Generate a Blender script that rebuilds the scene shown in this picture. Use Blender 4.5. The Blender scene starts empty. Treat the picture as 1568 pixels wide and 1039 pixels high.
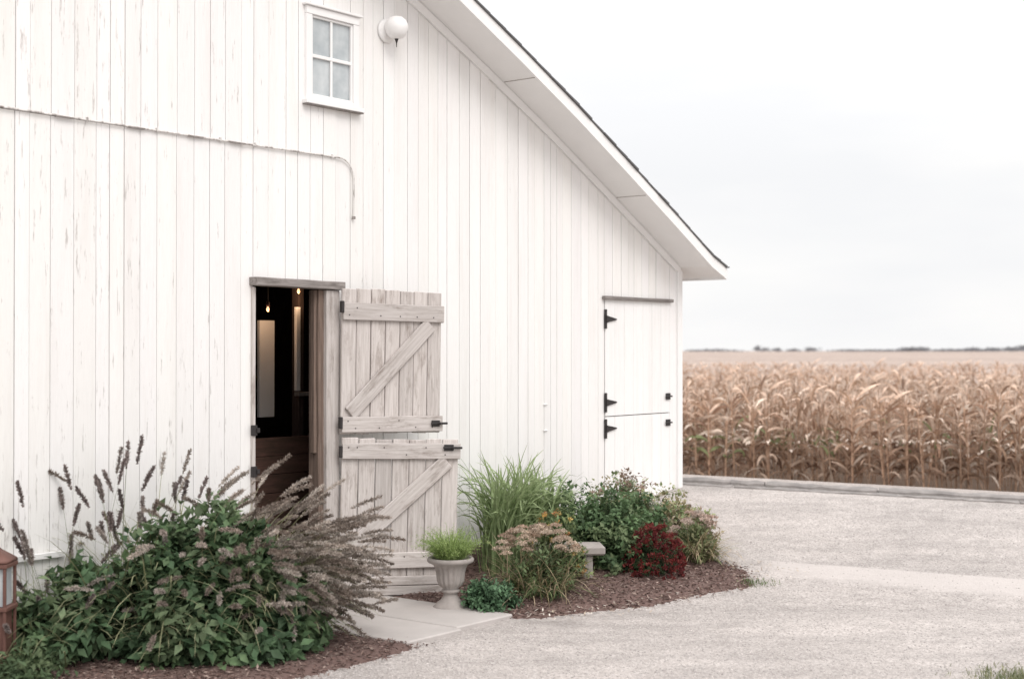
import bpy, math, random
import numpy as np
from mathutils import Vector
random.seed(7); rng=np.random.default_rng(7)
scene=bpy.context.scene
EYE=1.65
# ------------------------------------------------------------------ frames
CX,CY=1.587,13.5           # barn corner (world)
ux,uy=0.6188,0.7855        # along the gable wall, to the right
nx,ny=0.7855,-0.6188       # outward normal of the gable wall
def L2W(x,out):            # barn-local (x along wall, distance out of wall) -> world
    return CX+ux*x+nx*out, CY+uy*x+ny*out
def W2L(X,Y):
    dx=X-CX; dy=Y-CY
    return dx*ux+dy*uy, dx*nx+dy*ny
def sstep(t):
    t=np.clip(t,0,1); return t*t*(3-2*t)
def ground_z(X,Y):
    X=np.asarray(X,float);Y=np.asarray(Y,float)
    base=-.08+.11*np.clip(Y-9.5,0,5.5)
    xl,out=W2L(X,Y)
    flat=sstep((-3.40-xl)/.4)*sstep((1.2-out)/.5)       # level ground at the doorway
    base=base-flat*(base+.08)
    v=Y+.287*X
    s=sstep((v-14.5)/2.6)
    z=(1-s)*base+s*(-.55)
    inside=sstep((-out-.25)/.5)*sstep((-xl-.2)/.5)*sstep((xl+13.2)/.5)
    return z-inside*.7
# ------------------------------------------------------------------ materials
def newmat(name):
    m=bpy.data.materials.new(name); m.use_nodes=True
    nt=m.node_tree; nt.nodes.clear()
    out=nt.nodes.new('ShaderNodeOutputMaterial'); b=nt.nodes.new('ShaderNodeBsdfPrincipled')
    nt.links.new(b.outputs[0],out.inputs[0])
    return m,nt,b,out
def N(nt,t,**kw):
    n=nt.nodes.new(t)
    for k,v in kw.items():
        if k in n.inputs: n.inputs[k].default_value=v
        else: setattr(n,k,v)
    return n
def ramp(nt,fac,stops):
    r=nt.nodes.new('ShaderNodeValToRGB')
    while len(r.color_ramp.elements)<len(stops): r.color_ramp.elements.new(.5)
    for e,(p,c) in zip(r.color_ramp.elements,stops):
        e.position=p; e.color=(c,c,c,1) if isinstance(c,(int,float)) else (*c,1)
    nt.links.new(fac,r.inputs[0]); return r.outputs[0]
def mixc(nt,fac,a,b,mode='MIX'):
    m=nt.nodes.new('ShaderNodeMix'); m.data_type='RGBA'; m.blend_type=mode
    for inp,v in ((m.inputs[0],fac),(m.inputs[6],a),(m.inputs[7],b)):
        if isinstance(v,(int,float)): inp.default_value=v
        elif isinstance(v,tuple): inp.default_value=(*v,1)
        else: nt.links.new(v,inp)
    return m.outputs[2]
def noise(nt,scale3,scale=1,detail=4,rough=.6,coord='Object'):
    tc=nt.nodes.new('ShaderNodeTexCoord'); mp=nt.nodes.new('ShaderNodeMapping')
    mp.inputs['Scale'].default_value=scale3
    nt.links.new(tc.outputs[coord],mp.inputs[0])
    n=N(nt,'ShaderNodeTexNoise'); n.inputs['Scale'].default_value=scale
    n.inputs['Detail'].default_value=detail; n.inputs['Roughness'].default_value=rough
    nt.links.new(mp.outputs[0],n.inputs['Vector']); return n.outputs[0]
def bump(nt,b,h,strength,dist):
    bp=nt.nodes.new('ShaderNodeBump'); bp.inputs['Strength'].default_value=strength
    bp.inputs['Distance'].default_value=dist
    nt.links.new(h,bp.inputs['Height']); nt.links.new(bp.outputs[0],b.inputs['Normal'])
def math_(nt,op,a,b,c=None):
    n=N(nt,'ShaderNodeMath',operation=op)
    for i,v in enumerate((a,b,c)):
        if v is None: continue
        if isinstance(v,(int,float)): n.inputs[i].default_value=v
        else: nt.links.new(v,n.inputs[i])
    return n.outputs[0]

def mat_paint():
    m,nt,b,_=newmat('white_board_paint')
    at=N(nt,'ShaderNodeAttribute'); at.attribute_name='Col'
    n1=noise(nt,(42,42,4.0),1,6,.72); n2=noise(nt,(1.3,1.3,.8),1,3)
    n3=noise(nt,(90,90,9),1,5,.75); n4=noise(nt,(9,9,.7),1,5,.65)
    tc=nt.nodes.new('ShaderNodeTexCoord'); sx=nt.nodes.new('ShaderNodeSeparateXYZ')
    nt.links.new(tc.outputs['Object'],sx.inputs[0])
    mr=N(nt,'ShaderNodeMapRange'); nt.links.new(sx.outputs[0],mr.inputs[0])
    mr.inputs[1].default_value=-1.5; mr.inputs[2].default_value=-7.5; mr.inputs[3].default_value=-.065; mr.inputs[4].default_value=.045
    a=math_(nt,'ADD',n1,mr.outputs[0])
    a2=math_(nt,'MULTIPLY_ADD',n2,.22,a)
    chips=ramp(nt,a2,[(.735,0),(.80,.72)])
    fine=ramp(nt,n3,[(.3,.955),(.6,1.0)])
    base=mixc(nt,1.0,(.865,.855,.845),at.outputs['Color'],'MULTIPLY')
    base=mixc(nt,1.0,base,fine,'MULTIPLY')
    base=mixc(nt,1.0,base,ramp(nt,n4,[(.28,(.94,.93,.92)),(.5,(1,1,1))]),'MULTIPLY')
    col=mixc(nt,chips,base,(.42,.39,.37))
    nt.links.new(col,b.inputs['Base Color']); b.inputs['Roughness'].default_value=.75
    b.inputs['Specular IOR Level'].default_value=.25
    bump(nt,b,a2,.3,.004)
    return m
def mat_wood(name,c1,c2,c3,amt=(.4,.65),rough=.8):
    m,nt,b,_=newmat(name)
    oi=nt.nodes.new('ShaderNodeObjectInfo')
    tc=nt.nodes.new('ShaderNodeTexCoord'); ad=N(nt,'ShaderNodeVectorMath',operation='ADD')
    mu=N(nt,'ShaderNodeMath',operation='MULTIPLY'); mu.inputs[1].default_value=37
    nt.links.new(oi.outputs['Random'],mu.inputs[0])
    nt.links.new(tc.outputs['Object'],ad.inputs[0]); nt.links.new(mu.outputs[0],ad.inputs[1])
    def ns(s3,d=5,r=.65):
        mp=nt.nodes.new('ShaderNodeMapping'); mp.inputs['Scale'].default_value=s3
        nt.links.new(ad.outputs[0],mp.inputs[0]); n=N(nt,'ShaderNodeTexNoise')
        n.inputs['Scale'].default_value=1; n.inputs['Detail'].default_value=d; n.inputs['Roughness'].default_value=r
        nt.links.new(mp.outputs[0],n.inputs['Vector']); return n.outputs[0]
    g=ns((70,70,3.5)); p=ns((16,16,3.5),6,.75)
    col=ramp(nt,g,[(.32,c2),(.62,c1)])
    col=mixc(nt,ramp(nt,p,[(amt[0],0),(amt[1],1)]),col,c3)
    v=N(nt,'ShaderNodeMapRange'); nt.links.new(oi.outputs['Random'],v.inputs[0]); v.inputs[3].default_value=.82; v.inputs[4].default_value=1.1
    col=mixc(nt,1.0,col,v.outputs[0],'MULTIPLY')
    nt.links.new(col,b.inputs['Base Color']); b.inputs['Roughness'].default_value=rough
    b.inputs['Specular IOR Level'].default_value=.2
    bump(nt,b,g,.6,.004); return m
def mat_plain(name,col,rough=.6,metal=0,vary=.15,sc=12,emit=None):
    m,nt,b,_=newmat(name)
    n=noise(nt,(1,1,1),sc,5)
    c=mixc(nt,n,tuple(x*(1-vary) for x in col),tuple(min(1,x*(1+vary)) for x in col))
    nt.links.new(c,b.inputs['Base Color']); b.inputs['Roughness'].default_value=rough; b.inputs['Metallic'].default_value=metal
    if emit: b.inputs['Emission Color'].default_value=(*emit[0],1); b.inputs['Emission Strength'].default_value=emit[1]
    bump(nt,b,n,.15,.004)
    return m
def mat_leaf(name,trans=.3,rough=.55,spec=.3):
    m,nt,b,out=newmat(name)
    at=N(nt,'ShaderNodeAttribute'); at.attribute_name='Col'
    n=noise(nt,(1,1,1),30,3)
    c=mixc(nt,1.0,at.outputs['Color'],ramp(nt,n,[(.3,.75),(.7,1.2)]),'MULTIPLY')
    nt.links.new(c,b.inputs['Base Color']); b.inputs['Roughness'].default_value=rough; b.inputs['Specular IOR Level'].default_value=spec
    if trans>0:
        tr=nt.nodes.new('ShaderNodeBsdfTranslucent'); nt.links.new(c,tr.inputs[0])
        mx=nt.nodes.new('ShaderNodeMixShader'); mx.inputs[0].default_value=trans
        nt.links.new(b.outputs[0],mx.inputs[1]); nt.links.new(tr.outputs[0],mx.inputs[2]); nt.links.new(mx.outputs[0],out.inputs[0])
    return m
def mat_ground():
    m,nt,b,_=newmat('gravel')
    big=noise(nt,(.45,1.3,1),1,5,.6); med=noise(nt,(1,1,1),7,5,.65); trk=noise(nt,(.9,3.2,1),1,6,.62)
    tc=nt.nodes.new('ShaderNodeTexCoord')
    vo=N(nt,'ShaderNodeTexVoronoi'); vo.inputs['Scale'].default_value=85; nt.links.new(tc.outputs['Object'],vo.inputs['Vector'])
    bw=N(nt,'ShaderNodeSeparateColor'); nt.links.new(vo.outputs['Color'],bw.inputs[0])
    st=ramp(nt,bw.outputs[0],[(0,(.365,.330,.312)),(.5,(.445,.405,.384)),(1,(.545,.503,.48))])
    t=ramp(nt,big,[(.33,.82),(.5,1.0),(.66,1.10)])
    c=mixc(nt,1.0,st,t,'MULTIPLY')
    c=mixc(nt,1.0,c,ramp(nt,trk,[(.35,.88),(.6,1.06)]),'MULTIPLY')
    c=mixc(nt,1.0,c,ramp(nt,med,[(.3,.88),(.7,1.10)]),'MULTIPLY')
    sx=nt.nodes.new('ShaderNodeSeparateXYZ'); nt.links.new(tc.outputs['Object'],sx.inputs[0])
    x_,y_=sx.outputs[0],sx.outputs[1]
    wob=math_(nt,'MULTIPLY_ADD',noise(nt,(1,1,1),3.5,4,.6),.14,-.07)
    a=math_(nt,'ADD',math_(nt,'MULTIPLY_ADD',x_,.35,y_),wob); a=ramp(nt,math_(nt,'MULTIPLY_ADD',a,4.,-11.05*4.+.5),[(0,0),(1,1)])
    bb=math_(nt,'MULTIPLY_ADD',x_,.30,y_); bb=ramp(nt,math_(nt,'MULTIPLY_ADD',bb,-25.,11.38*25.+.5),[(0,0),(1,1)])
    cc=ramp(nt,math_(nt,'MULTIPLY_ADD',x_,6.,-1.85*6),[(0,0),(1,1)])
    mask=math_(nt,'MULTIPLY',math_(nt,'MULTIPLY',a,bb),cc)
    c=mixc(nt,math_(nt,'MULTIPLY',mask,.75),c,(.535,.492,.47))
    d1=math_(nt,'MULTIPLY_ADD',x_,.30,y_); d1=ramp(nt,math_(nt,'MULTIPLY_ADD',d1,3.,-11.38*3),[(0,.14),(.02,.14),(1,0)])
    d1=math_(nt,'MULTIPLY',d1,math_(nt,'SUBTRACT',1,bb))
    c=mixc(nt,d1,c,(.25,.235,.23))
    v_=math_(nt,'MULTIPLY_ADD',x_,.287,y_)
    mr=N(nt,'ShaderNodeMapRange'); nt.links.new(v_,mr.inputs[0]); mr.inputs[1].default_value=14.3; mr.inputs[2].default_value=15.5
    c=mixc(nt,mr.outputs[0],c,(.24,.18,.14))
    nt.links.new(c,b.inputs['Base Color']); b.inputs['Roughness'].default_value=.9; b.inputs['Specular IOR Level'].default_value=.15
    bump(nt,b,vo.outputs['Distance'],.45,.008)
    return m
M={}
M['paint']=mat_paint()
M['trim']=mat_plain('white_trim_paint',(.83,.822,.815),.6,0,.05,6)
M['wash']=mat_wood('whitewashed_wood',(.62,.575,.55),(.46,.415,.39),(.28,.235,.21),(.52,.72))
M['greywood']=mat_wood('weathered_wood',(.34,.31,.295),(.18,.16,.15),(.11,.095,.085),(.5,.75))
M['brown']=mat_wood('brown_post_wood',(.22,.16,.13),(.11,.08,.065),(.26,.22,.20),(.58,.78))
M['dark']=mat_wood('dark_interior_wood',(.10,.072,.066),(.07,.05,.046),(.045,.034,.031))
M['backing']=mat_wood('grey_backing',(.36,.34,.32),(.28,.26,.24),(.22,.2,.19))
M['red']=mat_wood('red_brown_planks',(.12,.064,.05),(.07,.04,.032),(.06,.038,.027))
M['shingle']=mat_plain('asphalt_shingle',(.12,.118,.12),.9,0,.4,40)
M['iron']=mat_plain('black_iron',(.045,.04,.04),.5,.5)
M['conc']=mat_plain('concrete',(.46,.425,.405),.85,0,.16,5)
M['stone']=mat_plain('cast_stone',(.35,.315,.295),.85,0,.32,18)
M['kerb']=mat_plain('kerb_stone',(.25,.23,.22),.9,0,.6,7)
M['copper']=mat_plain('aged_copper',(.17,.085,.068),.6,.3,.4)
M['leaf']=mat_leaf('foliage',.3,.6,.25)
M['dry']=mat_leaf('dry_leaf',.22,.85,.05)
M['mulch']=mat_plain('mulch',(.145,.092,.080),.95,0,.45,60)
M['pebble']=mat_leaf('limestone_chip',0,.9,.1)
M['bulb']=mat_plain('lamp_bulb',(.9,.6,.3),.4,0,.02,5,((1,.5,.25),2.5))
gm,nt,b,_=newmat('window_glass'); b.inputs['Roughness'].default_value=.06
nn=noise(nt,(1,1,1),5,3); nt.links.new(ramp(nt,nn,[(.3,(.34,.38,.40)),(.7,(.56,.59,.60))]),b.inputs['Base Color']); bump(nt,b,nn,.08,.02)
M['glass']=gm
# ------------------------------------------------------------------ mesh helpers
def obj(name,me,parent=None,mat=None):
    o=bpy.data.objects.new(name,me); scene.collection.objects.link(o)
    if parent: o.parent=parent
    if mat: me.materials.append(mat)
    return o
def empty(name,loc=(0,0,0),rot=(0,0,0),parent=None):
    e=bpy.data.objects.new(name,None); e.location=loc; e.rotation_euler=rot; e.empty_display_size=.2
    scene.collection.objects.link(e)
    if parent: e.parent=parent
    return e
def np_mesh(name,V,F,C=None,smooth=False):
    V=np.asarray(V,np.float32).reshape(-1,3); F=np.asarray(F,np.int32); k=F.shape[1]
    me=bpy.data.meshes.new(name); me.vertices.add(len(V)); me.vertices.foreach_set('co',V.ravel())
    me.loops.add(F.size); me.loops.foreach_set('vertex_index',F.ravel())
    me.polygons.add(len(F)); me.polygons.foreach_set('loop_start',np.arange(0,F.size,k,dtype=np.int32))
    me.polygons.foreach_set('loop_total',np.full(len(F),k,np.int32))
    if smooth: me.polygons.foreach_set('use_smooth',np.ones(len(F),bool))
    me.update(calc_edges=True)
    if C is not None:
        ca=me.color_attributes.new(name='Col',type='FLOAT_COLOR',domain='POINT')
        C=np.asarray(C,np.float32).reshape(-1,3)
        ca.data.foreach_set('color',np.concatenate([C,np.ones((len(C),1),np.float32)],1).ravel())
    return me
def bevel(o,w=.003,seg=1):
    m=o.modifiers.new('bevel','BEVEL'); m.width=w; m.segments=seg; m.limit_method='ANGLE'; return o
def box(name,parent,x0,x1,y0,y1,z0,z1,mat,bv=.003):
    cx,cy,cz=(x0+x1)/2,(y0+y1)/2,(z0+z1)/2; a,b_,c=(x1-x0)/2,(y1-y0)/2,(z1-z0)/2
    v=[(sx*a,sy*b_,sz*c) for sx in(-1,1) for sy in(-1,1) for sz in(-1,1)]
    f=[(0,1,3,2),(4,6,7,5),(0,4,5,1),(2,3,7,6),(0,2,6,4),(1,5,7,3)]
    me=bpy.data.meshes.new(name); me.from_pydata(v,[],f); o=obj(name,me,parent,mat); o.location=(cx,cy,cz)
    if bv: bevel(o,bv)
    return o
def plank(name,parent,a,b,w,y0,t,mat,bv=.004):
    dx,dz=b[0]-a[0],b[1]-a[1]; L=math.hypot(dx,dz); phi=math.atan2(dx,dz)
    v=[];n=7
    for i in range(n+1):
        z=L*i/n
        for sx,sy in((-1,-1),(1,-1),(1,1),(-1,1)):
            v.append((sx*w/2+random.uniform(-.0015,.0015),sy*t/2,z+(random.uniform(-.003,.003) if i in(0,n) else 0)))
    f=[(0,1,2,3)[::-1],tuple(4*n+k for k in range(4))]
    for i in range(n):
        for k in range(4): f.append((4*i+k,4*i+(k+1)%4,4*i+4+(k+1)%4,4*i+4+k))
    me=bpy.data.meshes.new(name); me.from_pydata(v,[],f); o=obj(name,me,parent,mat)
    o.location=(a[0],y0,a[1]); o.rotation_euler=(0,phi,0); bevel(o,bv); return o
class Acc:
    def __init__(s): s.v=[];s.f=[];s.c=[]
    def prism(s,pts,y0,y1,col=1.0):
        n=len(pts);b=len(s.v)
        s.v+=[(x,y0,z) for x,z in pts]+[(x,y1,z) for x,z in pts]
        c=(col,col,col) if isinstance(col,(int,float)) else col
        s.c+=[c]*(2*n)
        s.f.append(tuple(range(b,b+n))); s.f.append(tuple(range(b+2*n-1,b+n-1,-1)))
        for i in range(n): j=(i+1)%n; s.f.append((b+j,b+i,b+n+i,b+n+j))
    def make(s,name,parent,mat):
        me=bpy.data.meshes.new(name); me.from_pydata(s.v,[],s.f)
        ca=me.color_attributes.new(name='Col',type='FLOAT_COLOR',domain='POINT')
        for i,c in enumerate(s.c): ca.data[i].color=(*c,1)
        return obj(name,me,parent,mat)
def lathe(name,parent,prof,loc,mat,seg=48,flute=None):
    V=[];F=[]
    for j,(r,z) in enumerate(prof):
        for i in range(seg):
            a=2*math.pi*i/seg; rr=r
            if flute and flute[0]<=z<=flute[1]: rr=r*(1+.05*math.cos(a*16))
            V.append((rr*math.cos(a),rr*math.sin(a),z))
    for j in range(len(prof)-1):
        for i in range(seg): F.append((j*seg+i,j*seg+(i+1)%seg,(j+1)*seg+(i+1)%seg,(j+1)*seg+i))
    F.append(tuple(range(seg))[::-1]); F.append(tuple((len(prof)-1)*seg+i for i in range(seg)))
    me=bpy.data.meshes.new(name); me.from_pydata(V,[],F)
    for p in me.polygons: p.use_smooth=len(p.vertices)==4
    o=obj(name,me,parent,mat); o.location=loc; return o
def tube(name,parent,pts,r,mat):
    cu=bpy.data.curves.new(name,'CURVE'); cu.dimensions='3D'; sp=cu.splines.new('POLY'); sp.points.add(len(pts)-1)
    for p,q in zip(sp.points,pts): p.co=(*q,1)
    cu.bevel_depth=r; cu.bevel_resolution=2
    o=bpy.data.objects.new(name,cu); scene.collection.objects.link(o); o.parent=parent; cu.materials.append(mat); return o
# ------------------------------------------------------------------ ground
def axis(lo,hi,step,far,grow=1.35):
    a=list(np.arange(lo,hi+1e-6,step)); s=step; x=hi
    while x<far: s*=grow; x+=s; a.append(x)
    s=step; x=lo; pre=[]
    while x>-far: s*=grow; x-=s; pre.append(x)
    return np.array(pre[::-1]+a)
gx=axis(-10,14,.125,4000); gy=axis(4,26,.125,4000)
GX,GY=np.meshgrid(gx,gy); GZ=ground_z(GX,GY)
nxg,nyg=len(gx),len(gy)
idx=np.arange(nxg*nyg).reshape(nyg,nxg)
F=np.stack([idx[:-1,:-1],idx[:-1,1:],idx[1:,1:],idx[1:,:-1]],-1).reshape(-1,4)
obj('gravel_ground',np_mesh('gravel_ground',np.stack([GX,GY,GZ],-1),F,smooth=True),None,mat_ground())
def pebbles(name,X,Y,size,cols,mat,zoff=0):
    n=len(X); base=np.array([[1,0,0],[-1,0,0],[0,1,0],[0,-1,0],[0,0,1],[0,0,-1]],float)
    V=base[None]*size[:,None,None]*rng.uniform(.55,1.2,(n,6,1))
    V[:,:,2]*=.5; a=rng.uniform(0,6.28,n); c,s=np.cos(a)[:,None],np.sin(a)[:,None]
    x=V[:,:,0]*c-V[:,:,1]*s; y=V[:,:,0]*s+V[:,:,1]*c
    V=np.stack([x+X[:,None],y+Y[:,None],V[:,:,2]+(ground_z(X,Y)+zoff)[:,None]],-1)
    t=np.array([[0,2,4],[2,1,4],[1,3,4],[3,0,4],[2,0,5],[1,2,5],[3,1,5],[0,3,5]])
    F=(t[None]+6*np.arange(n)[:,None,None]).reshape(-1,3)
    return obj(name,np_mesh(name,V,F,np.repeat(cols[:,None],6,1)),None,mat)
n=60000
Y=7.0+6.6*rng.random(n)**1.5; X=-1.6+ (Y*.42+1.8)*rng.random(n)
xl,out=W2L(X,Y)
keep=(out>1.5)|((xl>-1.0)&(out>.05)); keep&=~((xl>-4.4)&(xl<-2.2)&(out<2.0)); keep&=(Y+.287*X<13.9)
X,Y=X[keep],Y[keep]
tt_=X-1.8; strip=(Y>10.42-.35*tt_)&(Y<10.84-.30*tt_)&(X>1.9)
drop=strip&(rng.random(len(X))<.85); X,Y=X[~drop],Y[~drop]
g=rng.uniform(.34,.60,len(X)); cols=np.stack([g,g*.925,g*.89],-1)
pebbles('gravel_stones',X,Y,rng.uniform(.003,.0100,len(X)),cols,M['pebble'])
e=empty('door_slab',(CX,CY,0),(0,0,math.atan2(uy,ux)))
box('slab_left',e,-5.42,-4.90,-1.45,-.02,-.14,-.055,M['conc'],.008)
box('slab_right',e,-4.895,-4.33,-1.40,-.02,-.14,-.052,M['conc'],.008)
def polydist(px,py,poly):
    d=np.full(px.shape,1e9); ins=np.zeros(px.shape,bool); m=len(poly)
    for i in range(m):
        ax,ay=poly[i]; bx,by=poly[(i+1)%m]
        ex,ey=bx-ax,by-ay; t=np.clip(((px-ax)*ex+(py-ay)*ey)/(ex*ex+ey*ey),0,1)
        d=np.minimum(d,np.hypot(px-ax-t*ex,py-ay-t*ey))
        c=((ay>py)!=(by>py))&(px<(bx-ax)*(py-ay)/(by-ay+1e-12)+ax); ins^=c
    return np.where(ins,d,-d)
def vnoise(x,y,s,seed=0):
    r=np.random.default_rng(seed); z=0
    for k in range(9):
        a=r.uniform(0,6.28); f=s*r.uniform(.5,2.2); z=z+np.sin((x*np.cos(a)+y*np.sin(a))*f+r.uniform(0,6.28))
    return z/9
bedA=[(-10,-.1),(-10,1.7),(-7.5,1.62),(-6.45,1.56),(-5.8,1.55),(-5.36,1.5),(-5.40,1.2),(-5.40,-.1)]
bedB=[(-4.36,-.1),(-4.36,1.36),(-4.2,1.5),(-3.4,1.88),(-2.65,2.16),(-2.3,1.98),(-2.05,1.3),(-1.6,.6),(-1.2,.1),(-1.2,-.1)]
chipX=[];chipY=[];chipZ=[]
for nm,poly in(('mulch_bed',bedA),('mulch_bed',bedB)):
    xs=np.arange(min(p[0] for p in poly)-.2,max(p[0] for p in poly)+.2,.03); ys=np.arange(-.1,2.4,.03)
    A,B=np.meshgrid(xs,ys); wob=.05*vnoise(A,B,9,3)+.03*vnoise(A,B,30,5); d=polydist(A,B,poly)+wob
    WX,WY=L2W(A,B); H=ground_z(WX,WY)+.028*np.clip(d/.12,-1,1)+.008*vnoise(A,B,22,8)*(d>0)+rng.uniform(-.006,.006,A.shape)+.005
    id_=np.arange(A.size).reshape(A.shape)
    Fq=np.stack([id_[:-1,:-1],id_[:-1,1:],id_[1:,1:],id_[1:,:-1]],-1)
    Fq=Fq[...,::-1]; k=(d[:-1,:-1]>-.1); Fq=Fq[k]
    obj(nm,np_mesh(nm,np.stack([WX,WY,H],-1),Fq),None,M['mulch'])
    ca=rng.uniform(xs[0],xs[-1],26000); cb=rng.uniform(0,2.35,26000)
    dd=polydist(ca,cb,poly)+.05*vnoise(ca,cb,9,3); kk=dd>-.12*rng.random(26000)**2
    ca,cb,dd=ca[kk],cb[kk],dd[kk]; wx,wy=L2W(ca,cb)
    chipX.append(wx);chipY.append(wy);chipZ.append(ground_z(wx,wy)+.028*np.clip(dd/.12,-.05,1)+.008*vnoise(ca,cb,22,8)+.008)
# ------------------------------------------------------------------ leaf machinery
def unit(v): return v/np.maximum(np.linalg.norm(v,axis=-1,keepdims=True),1e-9)
def leaves(P,D,Nn,L,W,C,droop=.15):
    P=np.asarray(P,float); n=len(P); D=unit(D); S=unit(np.cross(D,Nn)); Nn=np.cross(S,D)
    L=np.broadcast_to(L,(n,))[:,None]; W=np.broadcast_to(W,(n,))[:,None]
    V=np.stack([P,P+.42*L*D-.5*W*S+.12*W*Nn,P+.5*L*D-.08*W*Nn,P+.42*L*D+.5*W*S+.12*W*Nn,P+L*D-droop*L*Nn],1)
    t=np.array([[0,2,1],[0,3,2],[1,2,4],[2,3,4]])
    F=(t[None]+5*np.arange(n)[:,None,None]).reshape(-1,3)
    return V.reshape(-1,3),F,np.repeat(C[:,None],5,1).reshape(-1,3)
def blades(B,az,length,lean,bend,width,C,seg=6,twist=0.,tip=.08,pw=1.2,c2=None):
    n=len(B); B=np.asarray(B,float); t=np.linspace(0,1,seg+1)
    L=np.broadcast_to(length,(n,)); w=np.broadcast_to(width,(n,)); le=np.broadcast_to(lean,(n,)); be=np.broadcast_to(bend,(n,)); tw=np.broadcast_to(twist,(n,))
    th=le[:,None]+be[:,None]*t[None]**pw
    mid=(th[:,1:]+th[:,:-1])/2; st=L[:,None]/seg
    h=np.concatenate([np.zeros((n,1)),np.cumsum(np.sin(mid)*st,1)],1); z=np.concatenate([np.zeros((n,1)),np.cumsum(np.cos(mid)*st,1)],1)
    ca,sa=np.cos(az)[:,None],np.sin(az)[:,None]
    P=np.stack([B[:,0:1]+h*ca,B[:,1:2]+h*sa,B[:,2:3]+z],-1)
    T=np.stack([np.sin(th)*ca,np.sin(th)*sa,np.cos(th)],-1)
    S=np.stack([-sa+0*h,ca+0*h,0*h],-1); Nr=np.cross(S,T)
    a=(tw[:,None]*t[None])[...,None]; S2=np.cos(a)*S+np.sin(a)*Nr
    prof=(tip+(1-tip)*np.sqrt(np.clip(1-t**2.2,0,1)))*np.minimum(1,.45+t*3)
    hw=(w[:,None]*prof[None]*.5)[...,None]
    V=np.stack([P-hw*S2,P+hw*S2],2)
    q=np.stack([np.arange(seg)*2,np.arange(seg)*2+1,np.arange(seg)*2+3,np.arange(seg)*2+2],-1)
    F=(q[None]+(seg+1)*2*np.arange(n)[:,None,None]).reshape(-1,4)
    CC=np.repeat(C[:,None],(seg+1)*2,1).astype(float)
    if c2 is not None:
        tt=np.repeat(t,2)[None,:,None]; CC=CC*(1-tt)+c2[:,None]*tt
    return V.reshape(-1,3),F,CC.reshape(-1,3),P,T
class Bag:
    def __init__(s): s.tri=[];s.quad=[]
    def add(s,V,F,C,*_):
        (s.tri if F.shape[1]==3 else s.quad).append((V,F,C))
    def make(s,name,mat,parts=('leaves','blades')):
        e=empty(name)
        for lst,pn in((s.tri,parts[0]),(s.quad,parts[1])):
            if not lst: continue
            off=0;Fs=[]
            for V,F,C in lst: Fs.append(F+off); off+=len(V)
            obj(pn,np_mesh(pn,np.concatenate([a[0] for a in lst]),np.concatenate(Fs),np.concatenate([a[2] for a in lst])),e,mat)
        return e
def tint(cols,n,var=.25):
    cols=np.array(cols,float); c=cols[rng.integers(0,len(cols),n)]
    return c*rng.uniform(1-var,1+var,(n,1))
def rdir(n): return unit(rng.normal(size=(n,3)))
def shrub(bag,X,Y,rx,ry,h,nstem,nleaf,ll,lw,cols,z0=None,stemc=(.10,.09,.05),spread=.045,low=.12,uneven=.15):
    z=float(ground_z(X,Y)) if z0 is None else z0
    az=rng.uniform(0,6.283,nstem); el=np.arcsin(rng.uniform(low,1,nstem)); sc=rng.uniform(1-uneven,1+uneven*.6,nstem)
    tip=np.stack([X+rx*np.cos(az)*np.cos(el)*sc,Y+ry*np.sin(az)*np.cos(el)*sc,z+h*np.sin(el)*sc],-1)
    base=np.stack([X+rng.uniform(-.25,.25,nstem)*rx,Y+rng.uniform(-.25,.25,nstem)*ry,np.full(nstem,z)],-1)
    t=1-rng.random((nstem,nleaf))**1.6*.75
    ctrl=base*.5+tip*.5; ctrl[:,2]+=h*.15
    tt=t[...,None]
    P=(1-tt)**2*base[:,None]+2*tt*(1-tt)*ctrl[:,None]+tt**2*tip[:,None]
    P=P+rng.normal(size=P.shape)*spread*np.array([1,1,.7])
    P[...,2]=np.maximum(P[...,2],z+.015)
    n=nstem*nleaf; P=P.reshape(-1,3)
    out=unit(P-np.array([X,Y,z+h*.2])); D=unit(out*.6+rdir(n)*.9+np.array([0,0,-.1])); Nn=unit(out*.7+np.array([0,0,.8])+rdir(n)*.45)
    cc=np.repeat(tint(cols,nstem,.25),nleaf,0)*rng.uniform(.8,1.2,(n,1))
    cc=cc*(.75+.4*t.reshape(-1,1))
    s=rng.uniform(.6,1.15,n)
    bag.add(*leaves(P,D,Nn,ll*s,lw*s,cc,.2))
    d=tip-base; L=np.linalg.norm(d,axis=1)
    bag.add(*blades(base,np.arctan2(d[:,1],d[:,0]),L*.88,np.arctan2(np.hypot(d[:,0],d[:,1]),d[:,2])*.9,.15,.005,tint([stemc],nstem),5))
    return tip,out
def plumes(bag,P,T,frac,k,hair,hw,cols,r=.6):
    n,m,_=P.shape
    t=1-frac*rng.random((n,k)); x=t*(m-1); i=np.minimum(x.astype(int),m-2); f=(x-i)[...,None]
    ar=np.arange(n)[:,None]; Q=P[ar,i]*(1-f)+P[ar,i+1]*f; TT=T[ar,i]
    s=(1-t)/frac; prof=(np.sin(np.clip(s*.85+.15,0,1)*np.pi))**.5*.7+.3
    D=unit(TT*.7+rdir(n*k).reshape(n,k,3)*r)
    c=np.repeat(tint(cols,n,.22),k,0)*rng.uniform(.7,1.3,(n*k,1))
    bag.add(*leaves(Q.reshape(-1,3),D.reshape(-1,3),rdir(n*k),(hair*prof).ravel(),hw,c,0))
cx=np.concatenate(chipX);cy=np.concatenate(chipY);cz=np.concatenate(chipZ);nc=len(cx)
bg=Bag(); D=unit(np.stack([rng.normal(size=nc),rng.normal(size=nc),rng.normal(size=nc)*.25],-1)); Nn=unit(rdir(nc)*.5+np.array([0,0,1]))
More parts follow.
